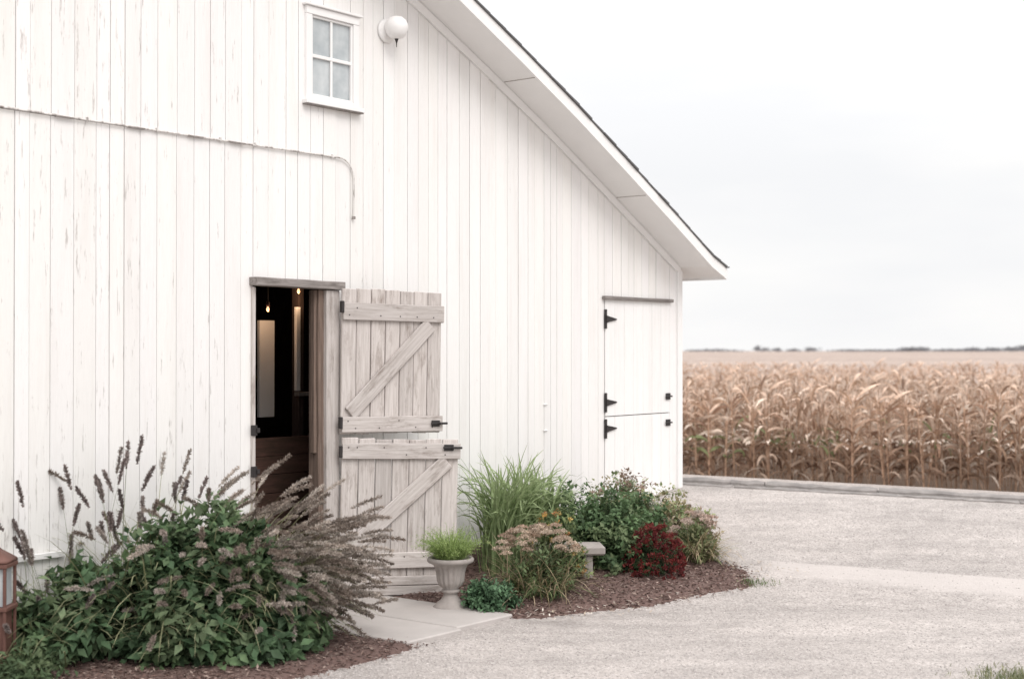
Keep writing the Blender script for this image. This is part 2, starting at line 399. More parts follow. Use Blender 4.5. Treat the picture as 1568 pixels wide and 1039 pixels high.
bg.add(*leaves(np.stack([cx,cy,cz+.004],-1),D,Nn,rng.uniform(.015,.045,nc),rng.uniform(.006,.014,nc),tint([(.16,.10,.085),(.12,.075,.065),(.20,.14,.12),(.30,.23,.2)],nc,.3),.0))
bg.make('mulch_chips',M['pebble'],('chips','x'))
# ------------------------------------------------------------------ barn
barn=empty('white_barn',(CX,CY,0),(0,0,math.atan2(uy,ux)))
prof=[(0.25,2.345),(0,2.44),(-.62,2.765),(-1.45,3.19),(-2.158,3.545),(-2.926,3.905),(-3.694,4.25),(-5.2,4.92),(-6.5,5.47)]
prof=prof+[(-13-x,z) for x,z in prof[::-1][1:]]
px_=[p[0] for p in prof][::-1]; pz_=[p[1] for p in prof][::-1]
def topz(x): return float(np.interp(x,px_,pz_))
DR=-4.555
DO=(-5.31,DR,-.2,2.13); WO=(-4.80,-4.41,3.40,3.95); RD=(-1.252,-.171,.15,2.115)
opens=[DO,WO,RD]
def siding(acc,edges,y0,y1,gap,col,seam=True,jit=.003):
    for x1,x0 in zip(edges[:-1],edges[1:]):
        g_=rng.uniform(.945,1.0); c=(g_,g_*rng.uniform(.993,1.0),g_*rng.uniform(.982,1.0)) if col is None else col
        gp=gap*rng.uniform(.4,1.6) if gap else 0
        j=rng.uniform(-jit,jit); a,b=x0+gp/2,x1-gap/2; m=(a+b)/2
        holes=sorted([(o[2],o[3]) for o in opens if o[0]-1e-4<=m<=o[1]+1e-4])
        spans=[];cur=-.25
        for h0,h1 in holes:
            if h0>cur: spans.append((cur,h0))
            cur=h1
        spans.append((cur,None))
        for s0,s1 in spans:
            if seam and m<-4.5 and s1 is None and s0<3.0: parts=[(s0,2.995),(3.003,None)]
            elif seam and m<-4.5 and s1 is not None and s0<3<s1: parts=[(s0,2.995),(3.003,s1)]
            else: parts=[(s0,s1)]
            for p0,p1 in parts:
                jj=j+(.006 if (p0>2.9 and m<-4.5 and seam) else 0)
                if p1 is None: pts=[(a,p0),(b,p0),(b,topz(b)-.005),(a,topz(a)-.005)]
                else: pts=[(a,p0),(b,p0),(b,p1),(a,p1)]
                acc.prism(pts,y0-jj,y1,c)
must=sorted([0,-.171,-1.252,-4.41,-4.80,DR,-5.31,-13],reverse=True)
edges=[]
for a,b in zip(must[:-1],must[1:]):
    L=a-b; k=max(1,round(L/.118)); 
    w=rng.uniform(.7,1.3,k); w=w/w.sum()*L; x=a
    for q in w: edges.append(x); x-=q
edges.append(-13)
ac=Acc(); siding(ac,edges,0,.022,.0042,None,True,.0026); ac.make('gable_siding',barn,M['paint'])
ac=Acc(); e2=sorted(set(must+[-2.2,-3.3,-6.5,-8,-10]),reverse=True); siding(ac,e2,.026,.04,0,1.0,False,0); ac.make('light_leak_backing',barn,M['backing'])  # backing added behind the boards to stop light leaking through the gaps
for nm,z0,z1 in(('side_door_lower',.1,1.068),('side_door_upper',1.076,2.105)):
    ac=Acc(); k=7; w=(RD[1]-RD[0]-.012)/k
    for i in range(k):
        a=RD[0]+.006+i*w; ac.prism([(a+.0012,z0),(a+w-.0012,z0),(a+w-.0012,z1),(a+.0012,z1)],-.002-rng.uniform(0,.002),.022,rng.uniform(.96,1))
    ac.make(nm,barn,M['paint'])
plank('side_door_header',barn,(-1.29,2.118),(-.15,2.118),.03,-.02,.035,M['greywood'])
def strap(nm,x,z,parent,y=-.012,s=1):
    ac=Acc(); ac.prism([(x-.016,z-.085*s),(x+.012,z-.085*s),(x+.012,z+.085*s),(x-.016,z+.085*s)],y-.006,y+.006,1)
    ac.prism([(x+.014,z-.030*s),(x+.17*s,z-.005),(x+.17*s,z+.005),(x+.014,z+.030*s)],y-.004,y+.006,1)
    ac.prism([(x-.006,z-.03),(x+.018,z-.03),(x+.018,z+.03),(x-.006,z+.03)],y-.014,y-.007,1)
    ac.make(nm,parent,M['iron'])
for i,z in enumerate((1.93,1.195,.965)): strap('strap_hinge_%d'%i,-1.245,z,barn)
for i,z in enumerate((1.225,.98)):
    box('latch_plate_%d'%i,barn,-.25,-.18,-.018,-.004,z-.03,z+.03,M['iron'])
    box('latch_bar_%d'%i,barn,-.28,-.16,-.028,-.019,z-.007,z+.008,M['iron'])
box('corner_board',barn,-.055,.024,-.024,.06,-.2,2.405,M['trim'])
box('corner_board_return',barn,.0,.028,.062,.14,-.2,2.40,M['trim'])
ac=Acc()
pp=[p for p in prof if -13<=p[0]<=0]
for (xa,za),(xb,zb) in zip(pp[:-1],pp[1:]): ac.prism([(xb,zb-.075),(xa,za-.075),(xa,za-.004),(xb,zb-.004)],-.022,-.004,1)
ac.make('frieze_board',barn,M['trim'])
# roof
ac=Acc();sh=Acc();fa=Acc()
for (xa,za),(xb,zb) in zip(prof[:-1],prof[1:]):
    ac.prism([(xb,zb),(xa,za),(xa,za+.09),(xb,zb+.09)],-.345,12.3,1)
    fa.prism([(xb,zb-.012),(xa,za-.012),(xa,za+.092),(xb,zb+.092)],-.367,-.347,1)
    steps=max(2,int(abs(xa-xb)/.16))
    for i in range(steps):
        t0,t1=i/steps,(i+1)/steps
        x0,x1=xa+(xb-xa)*t0,xa+(xb-xa)*t1; z0,z1=za+(zb-za)*t0,za+(zb-za)*t1
        o=.006+rng.uniform(-.003,.008); r1=rng.uniform(.004,.010)
        lo=r1 if (z1>z0) else 0; hi=r1 if (z1<z0) else 0
        sh.prism([(x1,z1+.094),(x0,z0+.094),(x0,z0+.106+lo),(x1,z1+.106+hi)],-.372-o,12.3,1)
ac.make('roof_deck_soffit',barn,M['trim']); fa.make('rake_fascia',barn,M['trim']); sh.make('roof_shingles',barn,M['shingle'])
for x in (-1.1,-2.7):
    zz=topz(x)
    box('soffit_joint',barn,x-.003,x+.003,-.34,-.03,zz-.004,zz+.002,M['stone'],0)
box('eave_fascia',barn,.252,.272,-.367,12.3,2.325,2.432,M['trim'])
box('shingle_drip_edge',barn,.235,.29,-.385,12.3,2.436,2.448,M['shingle'],.004)
box('right_side_wall',barn,-.02,-.001,.065,12,-.9,2.42,M['trim'],0)
box('left_side_wall',barn,-13,-12.98,.04,12,-.9,2.42,M['trim'],0)
ac=Acc(); ac.prism([(-12.97,-.9),(-.03,-.9)]+[(x,z-.01) for x,z in prof if -12.97<x<-.03],11.95,12,1); ac.make('rear_gable_wall',barn,M['paint'])
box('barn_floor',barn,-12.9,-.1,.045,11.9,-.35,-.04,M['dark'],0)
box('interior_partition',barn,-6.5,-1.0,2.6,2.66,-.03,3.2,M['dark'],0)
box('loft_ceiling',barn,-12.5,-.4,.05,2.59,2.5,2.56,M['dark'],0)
box('interior_white_door',barn,-4.36,-4.21,1.0,1.03,1.15,1.88,M['trim'])
box('interior_beam',barn,-4.10,-4.05,.85,.93,-.03,2.48,M['dark'])
box('interior_window_frame',barn,-4.17,-4.13,.80,.83,1.35,1.98,M['trim'])
box('interior_window_sill',barn,-4.17,-3.95,.78,.83,1.31,1.34,M['greywood'])
for i in range(8):
    plank('counter_plank_%d'%i,barn,(-5.25,.02+.134*i),(-3.4,.02+.134*i),.13,.62,.03,M['red'])
for i,(x,y,z) in enumerate(((-4.20,.75,2.08),(-4.46,.8,1.94))):
    lathe('lamp_bulb_%d'%i,barn,[(.003,0),(.008,.006),(.012,.016),(.008,.028),(.004,.036)],(x,y,z),M['bulb'],12)
    lathe('lamp_socket_%d'%i,barn,[(.012,.037),(.014,.05),(.010,.075)],(x,y,z),M['copper'],12)
    box('lamp_stem_%d'%i,barn,x-.003,x+.003,y-.003,y+.003,z+.07,2.5,M['iron'],0)
    ld=bpy.data.lights.new('lamp_glow','POINT'); ld.energy=1.2; ld.color=(1,.62,.36); ld.shadow_soft_size=.02
    lo_=bpy.data.objects.new('lamp_glow_%d'%i,ld); scene.collection.objects.link(lo_); lo_.parent=barn; lo_.location=(x,y,z-.03)
# door frame
plank('door_header',barn,(-5.34,2.105),(-4.535,2.10),.055,-.035,.09,M['greywood'])
plank('door_jamb_outer',barn,(-4.63,-.07),(-4.63,2.07),.125,-.03,.05,M['wash'])
plank('door_post_inner',barn,(-4.715,-.04),(-4.715,2.07),.05,.025,.10,M['brown'])
plank('door_stop',barn,(-4.755,.95),(-4.755,2.07),.025,.01,.04,M['brown'])
plank('door_jamb_left',barn,(-5.315,-.05),(-5.315,2.07),.025,.015,.07,M['wash'])
for i,z in enumerate((1.13,.86)):
    box('keeper_%d'%i,barn,-5.335,-5.30,-.035,-.006,z-.035,z+.035,M['iron'])
    box('keeper_pin_%d'%i,barn,-5.31,-5.285,-.045,-.03,z-.016,z+.016,M['iron'])
def leaf(nm,theta,sag,z0,z1,rails,brace,W=.80):
    e=empty(nm,(-4.588,-.085,z1),(0,sag,-theta),barn); k=7;w=W/k
    for i in range(k):
        dz=random.uniform(-.008,.008)
        plank('plank_%d'%i,e,(.006+w*(i+.5),z0-z1+random.uniform(-.006,.006)),(.006+w*(i+.5),dz),w-.004-random.uniform(0,.003),random.uniform(-.002,.002),.024,M['wash'])
    for i,(a,b) in enumerate(rails): plank('rail_%d'%i,e,(.004,(a+b)/2-z1),(W+.012,(a+b)/2-z1),b-a,-.0275,.024,M['wash'])
    (a,b)=brace; plank('brace',e,(a[0],a[1]-z1),(b[0],b[1]-z1),.11,-.0265,.022,M['wash'])
    for i,(a,b) in enumerate(rails):
        for xx in (.05,.11,.3,.46,.6,.74):
            lathe('nail',e,[(.005,-.003),(.005,.001)],(xx,-.040,(a+b)/2-z1+random.choice((-.025,.025))),M['iron'],8).rotation_euler=(math.pi/2,0,0)
    return e
u=leaf('upper_door',math.radians(16),.015,1.075,2.085,[(1.865,1.985),(1.085,1.195)],((.07,1.215),(.72,1.85)),.82)
l=leaf('lower_door',math.radians(34),.022,-.06,1.045,[(.905,1.015),(.145,.255)],((.07,.275),(.76,.89)),.84)
for i,zc in enumerate((.078,.010)): plank('bottom_board_%d'%i,l,(.004,zc-1.045-.02),(.845,zc-1.045-.02),.064,-.0272,.022,M['wash'])
for e,zz in((u,-.945),(l,-.06)):
    box('latch_plate',e,.73,.80,-.05,-.041,zz-.022,zz+.022,M['iron']); box('latch_bolt',e,.72,.86,-.062,-.052,zz-.008,zz+.008,M['iron'])
    box('latch_knob',e,.78,.80,-.078,-.062,zz-.010,zz+.010,M['iron'],.006)
for e,zs in((u,(-.13,-.93)),(l,(-.09,-.80))):
    for zz in zs: box('hinge',e,-.014,.008,-.045,-.012,zz-.04,zz+.04,M['iron'])
# window
wx0,wx1,wz0,wz1=-4.86,-4.35,3.345,4.005
fr=.055
box('window_frame_left',barn,wx0,wx0+fr,-.03,.02,wz0+.02,wz1-fr,M['trim'])
box('window_frame_right',barn,wx1-fr,wx1,-.03,.02,wz0+.02,wz1-fr,M['trim'])
box('window_frame_head',barn,wx0,wx1,-.032,.02,wz1-fr+.001,wz1,M['trim'])
box('window_head_cap',barn,wx0-.02,wx1+.02,-.05,-.006,wz1+.002,wz1+.018,M['trim'])
box('window_sill',barn,wx0-.02,wx1+.03,-.055,-.006,wz0-.010,wz0+.018,M['trim'])
box('window_sill_edge',barn,wx0-.02,wx1+.03,-.05,-.006,wz0-.018,wz0-.012,M['greywood'])
box('window_apron',barn,wx0+fr+.001,wx1-fr-.001,-.028,.02,wz0+.02,wz0+.05,M['trim'])
gx0,gx1,gz0,gz1=wx0+fr,wx1-fr,wz0+.05,wz1-fr
box('window_glass',barn,gx0,gx1,.004,.010,gz0,gz1,M['glass'],0)
box('muntin_vertical',barn,(gx0+gx1)/2-.010,(gx0+gx1)/2+.010,-.012,.003,gz0,gz1,M['trim'])
box('muntin_meeting_rail',barn,gx0,gx1,-.015,.003,(gz0+gz1)/2-.012,(gz0+gz1)/2+.012,M['trim'])
for i,x in enumerate((gx0+.008,gx1-.008)): box('sash_stile_%d'%i,barn,x-.008,x+.008,-.017,.003,gz0,gz1,M['trim'])
for i,z in enumerate((gz0+.008,gz1-.008)): box('sash_rail_%d'%i,barn,gx0+.017,gx1-.017,-.017,.003,z-.008,z+.008,M['trim'])
# globe wall lamp
gp=[(.03,-.10),(.06,-.088),(.085,-.06),(.1,-.02),(.103,.01),(.098,.04),(.08,.07),(.05,.092),(.02,.1)]
lathe('globe_lamp',barn,[(r*.82,z*.82) for r,z in gp],(-4.04,-.10,3.985),M['trim'],32)
o=lathe('globe_lamp_base',barn,[(.085,0),(.088,.01),(.075,.02),(.03,.03),(.02,.05)],(-4.05,-.003,3.97),M['trim'],32); o.rotation_euler=(math.pi/2,0,0)
lathe('globe_lamp_finial',barn,[(.002,-.06),(.004,-.03),(.010,-.012),(.015,.0)],(-4.04,-.10,3.902),M['iron'],12)
# old track rail with curved end
pts=[(-13,-.014,3.0),(-7,-.014,3.001),(-5.4,-.014,2.997),(-4.56,-.014,3.0)]
for i in range(1,9):
    a=math.pi/2*(1-i/8); pts.append((-4.53+.14*math.cos(a),-.014,2.86+.14*math.sin(a)))
pts+=[(-4.388,-.014,2.74),(-4.392,-.014,2.60)]
M['track']=mat_wood('flaking_track_paint',(.74,.72,.70),(.55,.52,.50),(.24,.21,.195),(.5,.62))
tube('track_rail',barn,pts,.0060,M['track'])
for x in (-5.31,-5.6,-6.1,-6.6,-4.60): box('track_bracket',barn,x-.006,x+.006,-.024,-.006,2.988,3.015,M['track'])
for x in (-5.45,-5.8,-6.25,-6.75): box('track_worn_part',barn,x-.06,x+.06,-.0235,-.006,2.992,3.0,M['greywood'],0)
box('track_end_stop',barn,-4.405,-4.38,-.026,-.008,2.58,2.60,M['greywood'])
box('wall_hook_upper',barn,-2.15,-2.10,-.014,-.004,1.20,1.210,M['trim']); box('wall_hook_lower',barn,-2.15,-2.10,-.014,-.004,.985,.995,M['trim'])
box('base_ledge',barn,-13,-6.75,-.03,-.006,.47,.505,M['trim'])
# ------------------------------------------------------------------ kerb
e=empty('stone_kerb')
for r_,(off,hh,wd) in enumerate(((0,.012,.05),(.15,.035,.07))):
    x=1.60+.02*r_;k=0
    while x<16:
        L=random.uniform(.3,1.5) if k else .5; X0=x+L/2; Yk=13.66+off-.287*(X0-1.6)
        z=float(ground_z(X0,Yk)); ns_=max(4,int(L/.08)); v=[];f=[]
        for i in range(ns_+1):
            xx=-L/2+L*i/ns_; j1=random.uniform(-.012,.012); j2=random.uniform(-.008,.008)
            for yy,zz in((-wd-.01+j1,-.15),(-wd+j1,hh*.5+j2),(-wd*.6+j1,hh+j2),(wd*.7,hh+random.uniform(-.008,.008)),(wd,-.15)): v.append((xx,yy,zz))
        for i in range(ns_):
            for q in range(4): f.append((5*i+q,5*i+5+q,5*i+6+q,5*i+1+q))
        f.append((0,1,2,3,4)); f.append(tuple(5*ns_+q for q in (4,3,2,1,0)))
        me=bpy.data.meshes.new('kerb_stone'); me.from_pydata(v,[],f); o=obj('kerb_stone_%d_%d'%(r_,k),me,e,M['kerb'])
        o.location=(X0,Yk,z); o.rotation_euler=(0,math.atan(.287*.11),math.atan(-.287)+random.uniform(-.008,.008))
        x+=(L+.004)*math.cos(.28); k+=1
# ------------------------------------------------------------------ corn
def corn_variant(seed):
    global rng
    r=np.random.default_rng(seed); old=rng; rng=r
    H=r.uniform(1.24,1.46); Vs=[];Fs=[];Cs=[];off=0
    def add(V,F,C,*_):
        nonlocal off
        Vs.append(V);Fs.append(F+off);Cs.append(C);off+=len(V)
    tan=[(.58,.41,.31),(.70,.53,.42),(.46,.31,.22),(.82,.68,.57),(.36,.23,.165)]
    for a in (0,1.57):
        add(*blades(np.zeros((1,3)),np.array([a]),H,.03,.0,.026,tint([(.48,.33,.24)],1),3,tip=.5))
    nl=13; h=np.linspace(.2,H*.94,nl)+r.uniform(-.06,.06,nl)
    az=np.arange(nl)*math.pi+r.uniform(-.9,.9,nl)+r.uniform(0,6)
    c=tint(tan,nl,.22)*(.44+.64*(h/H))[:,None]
    if seed%4==0: c[4:7]=tint([(.24,.27,.14)],3,.2)
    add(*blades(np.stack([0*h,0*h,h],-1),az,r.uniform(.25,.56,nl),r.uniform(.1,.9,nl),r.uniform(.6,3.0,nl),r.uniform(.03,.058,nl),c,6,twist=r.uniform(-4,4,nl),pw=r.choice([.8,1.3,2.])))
    nt_=7
    add(*blades(np.tile([[0,0,H*.95]],(nt_,1)),r.uniform(0,6.28,nt_),r.uniform(.12,.26,nt_),r.uniform(.05,.45,nt_),r.uniform(0,.8,nt_),.011,tint([(.80,.66,.56),(.64,.49,.40)],nt_),3,tip=.4))
    for a in (0,1.57): add(*blades(np.array([[.02,0,H*.55]]),np.array([r.uniform(0,6)]),.20,.5+a*.1,1.9,.055,tint([(.88,.76,.66)],1),3,tip=.3))
    rng=old
    return np.concatenate(Vs),np.concatenate(Fs),np.concatenate(Cs)
vars_=[corn_variant(100+i) for i in range(16)]
PX=[];PY=[]
row=0;v=23.3
while v<80:
    sp=.16 if row<4 else (.20 if row<10 else (.36 if row<26 else .6))
    xs=np.arange(-3,34,sp); xs=xs+rng.normal(size=len(xs))*.05
    vv=v+rng.normal(size=len(xs))*.08; ys=vv-.287*xs
    r_=xs/ys; k=(r_>.06)&(r_<.45) if row>3 else (xs>-.5)&(xs<14)
    PX.append(xs[k]);PY.append(ys[k]); v+=.7; row+=1
PX=np.concatenate(PX);PY=np.concatenate(PY)
vi=rng.integers(0,16,len(PX)); Vs=[];Fs=[];Cs=[];off=0
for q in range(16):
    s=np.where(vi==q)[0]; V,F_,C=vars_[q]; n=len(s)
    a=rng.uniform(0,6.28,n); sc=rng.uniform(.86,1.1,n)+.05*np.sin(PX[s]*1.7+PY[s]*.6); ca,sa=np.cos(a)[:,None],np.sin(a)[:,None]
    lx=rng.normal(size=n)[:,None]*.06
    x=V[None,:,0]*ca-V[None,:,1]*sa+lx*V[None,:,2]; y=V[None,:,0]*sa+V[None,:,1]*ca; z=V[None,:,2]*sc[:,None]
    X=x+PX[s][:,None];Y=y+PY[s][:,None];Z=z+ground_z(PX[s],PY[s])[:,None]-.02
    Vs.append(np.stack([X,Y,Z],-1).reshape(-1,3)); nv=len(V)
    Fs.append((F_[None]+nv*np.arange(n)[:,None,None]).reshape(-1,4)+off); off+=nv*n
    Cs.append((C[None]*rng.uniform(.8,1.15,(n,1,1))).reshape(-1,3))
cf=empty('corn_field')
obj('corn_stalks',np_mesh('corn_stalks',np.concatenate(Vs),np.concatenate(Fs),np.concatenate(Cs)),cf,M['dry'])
m,nt,b,_=newmat('distant_corn_canopy')
n1=noise(nt,(1,.5,1),2.2,5,.7); n2=noise(nt,(.02,.05,1),1,3)
c=ramp(nt,n1,[(.3,(.34,.27,.235)),(.5,(.44,.365,.325)),(.75,(.54,.465,.42))]); c=mixc(nt,1.0,c,ramp(nt,n2,[(.35,(.88,.87,.87)),(.7,(1.08,1.07,1.06))]),'MULTIPLY')  # corn tan paled here, distance haze mixed into the colour
nt.links.new(c,b.inputs['Base Color']); b.inputs['Roughness'].default_value=1; b.inputs['Specular IOR Level'].default_value=0; bump(nt,b,n1,.6,.1)
vs_=[40*1.045**i for i in range(107)]; xs_=np.linspace(-.15,1.0,150)
V=[];
for a in vs_:
    zc=.45+.41*float(sstep((a-40)/35))
    for t in xs_: V.append((t*a*1.1,a-.287*t*a*1.1*min(1,60/a), zc+(.04 if a<100 else .06)*random.uniform(-1,1)))
nn_=len(xs_); F=[(j*nn_+i,j*nn_+i+1,(j+1)*nn_+i+1,(j+1)*nn_+i) for j in range(len(vs_)-1) for i in range(nn_-1)]
obj('distant_canopy',np_mesh('distant_canopy',V,F),cf,m)
bag=Bag()
def clump(xc,w,h,n,D0=1500):
    f=D0/2178
    X=(xc-784)*f+rng.normal(size=n)*w*f*.45; Hh=h*f*rng.uniform(.05,1,n)**.8*np.exp(-((X-(xc-784)*f)/(w*f*.9))**2)
    P=np.stack([X,D0+rng.normal(size=n)*12,1.4+Hh],-1)
    bag.add(*leaves(P,rdir(n),rdir(n),rng.uniform(1,2.4,n),rng.uniform(.8,1.8,n),tint([(.26,.265,.28),(.31,.31,.33),(.22,.225,.24)],n,.12),0))  # blue-grey leaf tints carry the distance haze in their colour
for xc,w,h,n in((1160,3,8,150),(1172,3,5,90),(1190,5,4,160),(1215,10,3,200),(1242,9,5,260),(1300,40,2,300),(1392,22,5,500),(1410,12,6,300),(1450,20,3,260),(1488,16,5,300),(1520,13,5,300),(1548,12,6,350),(1568,14,9,400),(1600,20,9,500),(1660,30,8,500),(1090,50,2,500),(1350,60,1.6,600),(1470,60,2,700)):
    clump(xc,w,h,n)
bag.make('distant_tree_line',M['dry'],('foliage','x'))
# ------------------------------------------------------------------ planting, left of the door
G1=[(.085,.140,.070),(.066,.114,.058),(.11,.168,.083),(.155,.208,.115)]
bag=Bag()
for lx,o,rx,h,ns in((-6.20,.74,.38,.80,85),(-6.45,.60,.36,.78,75),(-6.85,.36,.28,.55,40),(-5.95,.95,.30,.46,50),(-6.15,1.02,.32,.52,60),(-6.5,.85,.30,.5,50),(-7.1,.24,.20,.36,26)):
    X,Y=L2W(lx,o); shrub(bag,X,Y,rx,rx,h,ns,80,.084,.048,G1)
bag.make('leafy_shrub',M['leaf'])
bag=Bag()
PC=[(.39,.335,.295),(.30,.25,.215),(.48,.425,.38),(.24,.195,.165)]
def fountain(lx,o,nb,np_,L,dirs,leanr=(.05,.55),bend=(.9,1.8),frac=.17,pc=PC,k=210,hair=.023,hw=.0058,stem=(.28,.27,.16)):
    X,Y=L2W(lx,o); z=float(ground_z(X,Y))
    B=np.stack([X+rng.normal(size=nb)*.09,Y+rng.normal(size=nb)*.09,np.full(nb,z)],-1); az=rng.uniform(0,6.283,nb)
    bag.add(*blades(B,az,L*rng.uniform(.5,.92,nb),rng.uniform(.1,.6,nb),rng.uniform(.9,1.9,nb),.009,tint([(.13,.17,.08),(.18,.21,.11),(.25,.26,.16)],nb),7,c2=tint([(.30,.30,.18)],nb)))
    B=np.stack([X+rng.normal(size=np_)*.10,Y+rng.normal(size=np_)*.10,np.full(np_,z)],-1)
    az=rng.normal(size=np_)*dirs[1]+dirs[0]
    V,F_,C,P,T=blades(B,az,L*rng.uniform(.66,1.1,np_),rng.uniform(*leanr,np_),rng.uniform(*bend,np_),.004,tint([stem],np_),12)
    bag.add(V,F_,C); plumes(bag,P,T,frac,k,hair,hw,pc,.8)
fountain(-6.02,.60,480,150,1.16,(.0,.9),(.0,.40),(1.0,1.8),.16)
fountain(-6.35,.42,350,80,1.25,(.5,1.2),(.0,.40),(.8,1.7),.15)
fountain(-5.98,.80,400,100,.98,(-.3,.8),(.0,.42),(1.1,1.9),.19)
fountain(-5.92,.92,300,80,.66,(-.5,.7),(.1,.6),(.9,1.8),.26)
fountain(-5.80,.50,260,60,.85,(.0,.9),(.0,.35),(1.0,1.9),.20)
fountain(-6.5,.85,120,12,.72,(-2.,1.3),frac=.2)
bag.make('fountain_grass',M['dry'],('plumes','blades'))
bag=Bag()
SP=[(.23,.19,.18),(.28,.235,.22),(.34,.30,.275)]
def spikes(lx,o,n,L,dirs,leanr,bend,frac): fountain(lx,o,30,n,L,dirs,leanr,bend,frac,SP,210,.022,.008,(.16,.17,.09))
spikes(-6.68,.40,14,1.18,(2.4,2),(.02,.22),(0,.3),.13)
spikes(-6.95,.30,14,1.0,(2.8,1.6),(.1,.45),(0,.5),.14)
spikes(-7.1,.35,22,.72,(3.0,1.6),(.2,.9),(0,.5),.17)
spikes(-7.3,.35,16,.55,(3.0,1.4),(.2,.9),(0,.5),.18)
spikes(-6.45,.5,16,1.04,(1.5,2),(.05,.4),(.1,.6),.13)
bag.make('amaranth_spikes',M['dry'],('plumes','blades'))
bag=Bag(); X,Y=-2.5,7.35
shrub(bag,X,Y,.2,.16,.16,30,40,.05,.02,[(.08,.12,.06),(.12,.16,.08)]); bag.make('ground_cover_plant',M['leaf'])
def blooms(bag,P,r,k,cols):
    n=len(P); Q=np.repeat(P,k,0)+rng.normal(size=(n*k,3))*r*.35; D=unit(rdir(n*k)+np.array([0,0,.5]))
    bag.add(*leaves(Q,D,rdir(n*k),r*1.1,r*.6,np.repeat(tint(cols,n,.15),k,0)*rng.uniform(.8,1.2,(n*k,1)),0))
bag=Bag(); blooms(bag,np.array([[-2.0,7.82,.32],[-1.45,7.9,.25],[-1.75,7.85,.15]]),.018,12,[(.75,.5,.55)]); bag.make('pink_blossoms',M['leaf'],('petals','x'))
# ------------------------------------------------------------------ planting, right of the door
bag=Bag()
LG=[(.22,.30,.13),(.28,.37,.17),(.17,.235,.10)]
def tallgrass(X,Y,n,L,sp):
    z=float(ground_z(X,Y)); B=np.stack([X+rng.normal(size=n)*sp,Y+rng.normal(size=n)*sp,np.full(n,z)],-1)
    bag.add(*blades(B,rng.uniform(0,6.283,n),L*rng.uniform(.5,1.05,n),rng.uniform(.0,.2,n),rng.uniform(.3,2.5,n),rng.uniform(.014,.024,n),tint(LG,n),9,pw=2.6,twist=rng.uniform(-1,1,n),c2=tint([(.34,.42,.22)],n)))
for lx,o,n,L in((-3.45,.6,140,.90),(-3.25,.5,210,.90),(-3.0,.5,190,.82),(-2.75,.5,120,.70)):
    X,Y=L2W(lx,o); tallgrass(X,Y,n,L,.065)
bag.make('tall_ornamental_grass',M['leaf'])
bag=Bag(); shrub(bag,-.15,9.45,.19,.15,.21,60,60,.035,.02,[(.085,.155,.085),(.11,.19,.105)],spread=.02); bag.make('low_green_perennial',M['leaf'])
def sedum(nm,X,Y,r,h,heads,hc,gc,straw=True):
    bag=Bag(); z=float(ground_z(X,Y))
    shrub(bag,X,Y,r*.85,r*.7,h*.75,40,40,.05,.022,gc,spread=.025)
    az=rng.uniform(0,6.28,heads); q=np.sqrt(rng.random(heads)); P=np.stack([X+r*q*np.cos(az),Y+r*.8*q*np.sin(az),z+h*(.55+.45*np.sqrt(1-q*q*.9))*rng.uniform(.85,1.05,heads)],-1)
    k=130; ph=rng.uniform(0,6.28,(heads,k)); rr=.042*np.sqrt(rng.random((heads,k)))
    Q=P[:,None]+np.stack([rr*np.cos(ph),rr*np.sin(ph),.016*(1-(rr/.042)**2)+rng.normal(size=rr.shape)*.003],-1); Q=Q.reshape(-1,3)
    bag.add(*leaves(Q,unit(rdir(heads*k)+np.array([0,0,.6])),rdir(heads*k),.013,.009,np.repeat(tint(hc,heads,.15),k,0)*rng.uniform(.75,1.2,(heads*k,1)),0))
    bag.add(*blades(np.tile([[X,Y,z]],(heads,1))+0,np.arctan2(P[:,1]-Y,P[:,0]-X),np.linalg.norm(P-np.array([X,Y,z]),axis=1)*.98,np.arctan2(np.hypot(P[:,0]-X,P[:,1]-Y),P[:,2]-z),0,.005,tint([(.2,.22,.12)],heads),4))
    if straw:
        n=420; B=np.stack([X+rng.normal(size=n)*r*.35,Y+rng.normal(size=n)*r*.35,np.full(n,z)],-1)
        bag.add(*blades(B,rng.uniform(0,6.28,n),h*rng.uniform(.6,1.1,n),rng.uniform(.2,.9,n),rng.uniform(.6,1.9,n),.007,tint([(.50,.40,.28),(.38,.31,.19),(.18,.22,.10)],n),6))
    bag.make(nm,M['leaf'])
sedum('sedum_plant',.17,9.80,.28,.49,52,[(.54,.43,.34),(.62,.51,.41),(.48,.36,.28)],[(.15,.20,.10),(.11,.15,.07)])
sedum('sedum_plant',1.38,10.72,.17,.38,20,[(.60,.48,.42),(.52,.40,.34),(.64,.54,.47)],[(.15,.18,.09),(.22,.22,.12)])
bag=Bag(); t,_=shrub(bag,.32,10.08,.22,.16,.54,60,45,.045,.018,[(.19,.23,.10),(.14,.19,.09)],spread=.03)
blooms(bag,t[rng.random(60)<.6],.022,14,[(.58,.36,.12),(.50,.26,.12),(.62,.46,.18)]); bag.make('orange_coneflowers',M['leaf'])
bag=Bag()
for X,Y,r,h,ns in((.72,10.75,.33,.54,75),(.95,11.1,.32,.48,60),(.45,11.1,.3,.52,50),(.85,10.45,.24,.34,40)):
    t,_=shrub(bag,X,Y,r,r*.9,h,ns,60,.05,.028,[(.10,.16,.075),(.135,.205,.10),(.08,.13,.062),(.18,.235,.12)],spread=.03,uneven=.18)
bag.make('rose_bush',M['leaf'])
bag=Bag()
for X,Y,r,h in((1.12,11.4,.34,.46),(1.34,11.1,.24,.38),(.85,11.6,.3,.50)):
    t,_=shrub(bag,X,Y,r,r,h,60,50,.045,.024,[(.28,.30,.16),(.20,.25,.12),(.36,.31,.19),(.30,.22,.17)],spread=.03,uneven=.18)
bag.make('spirea_bush',M['leaf'])
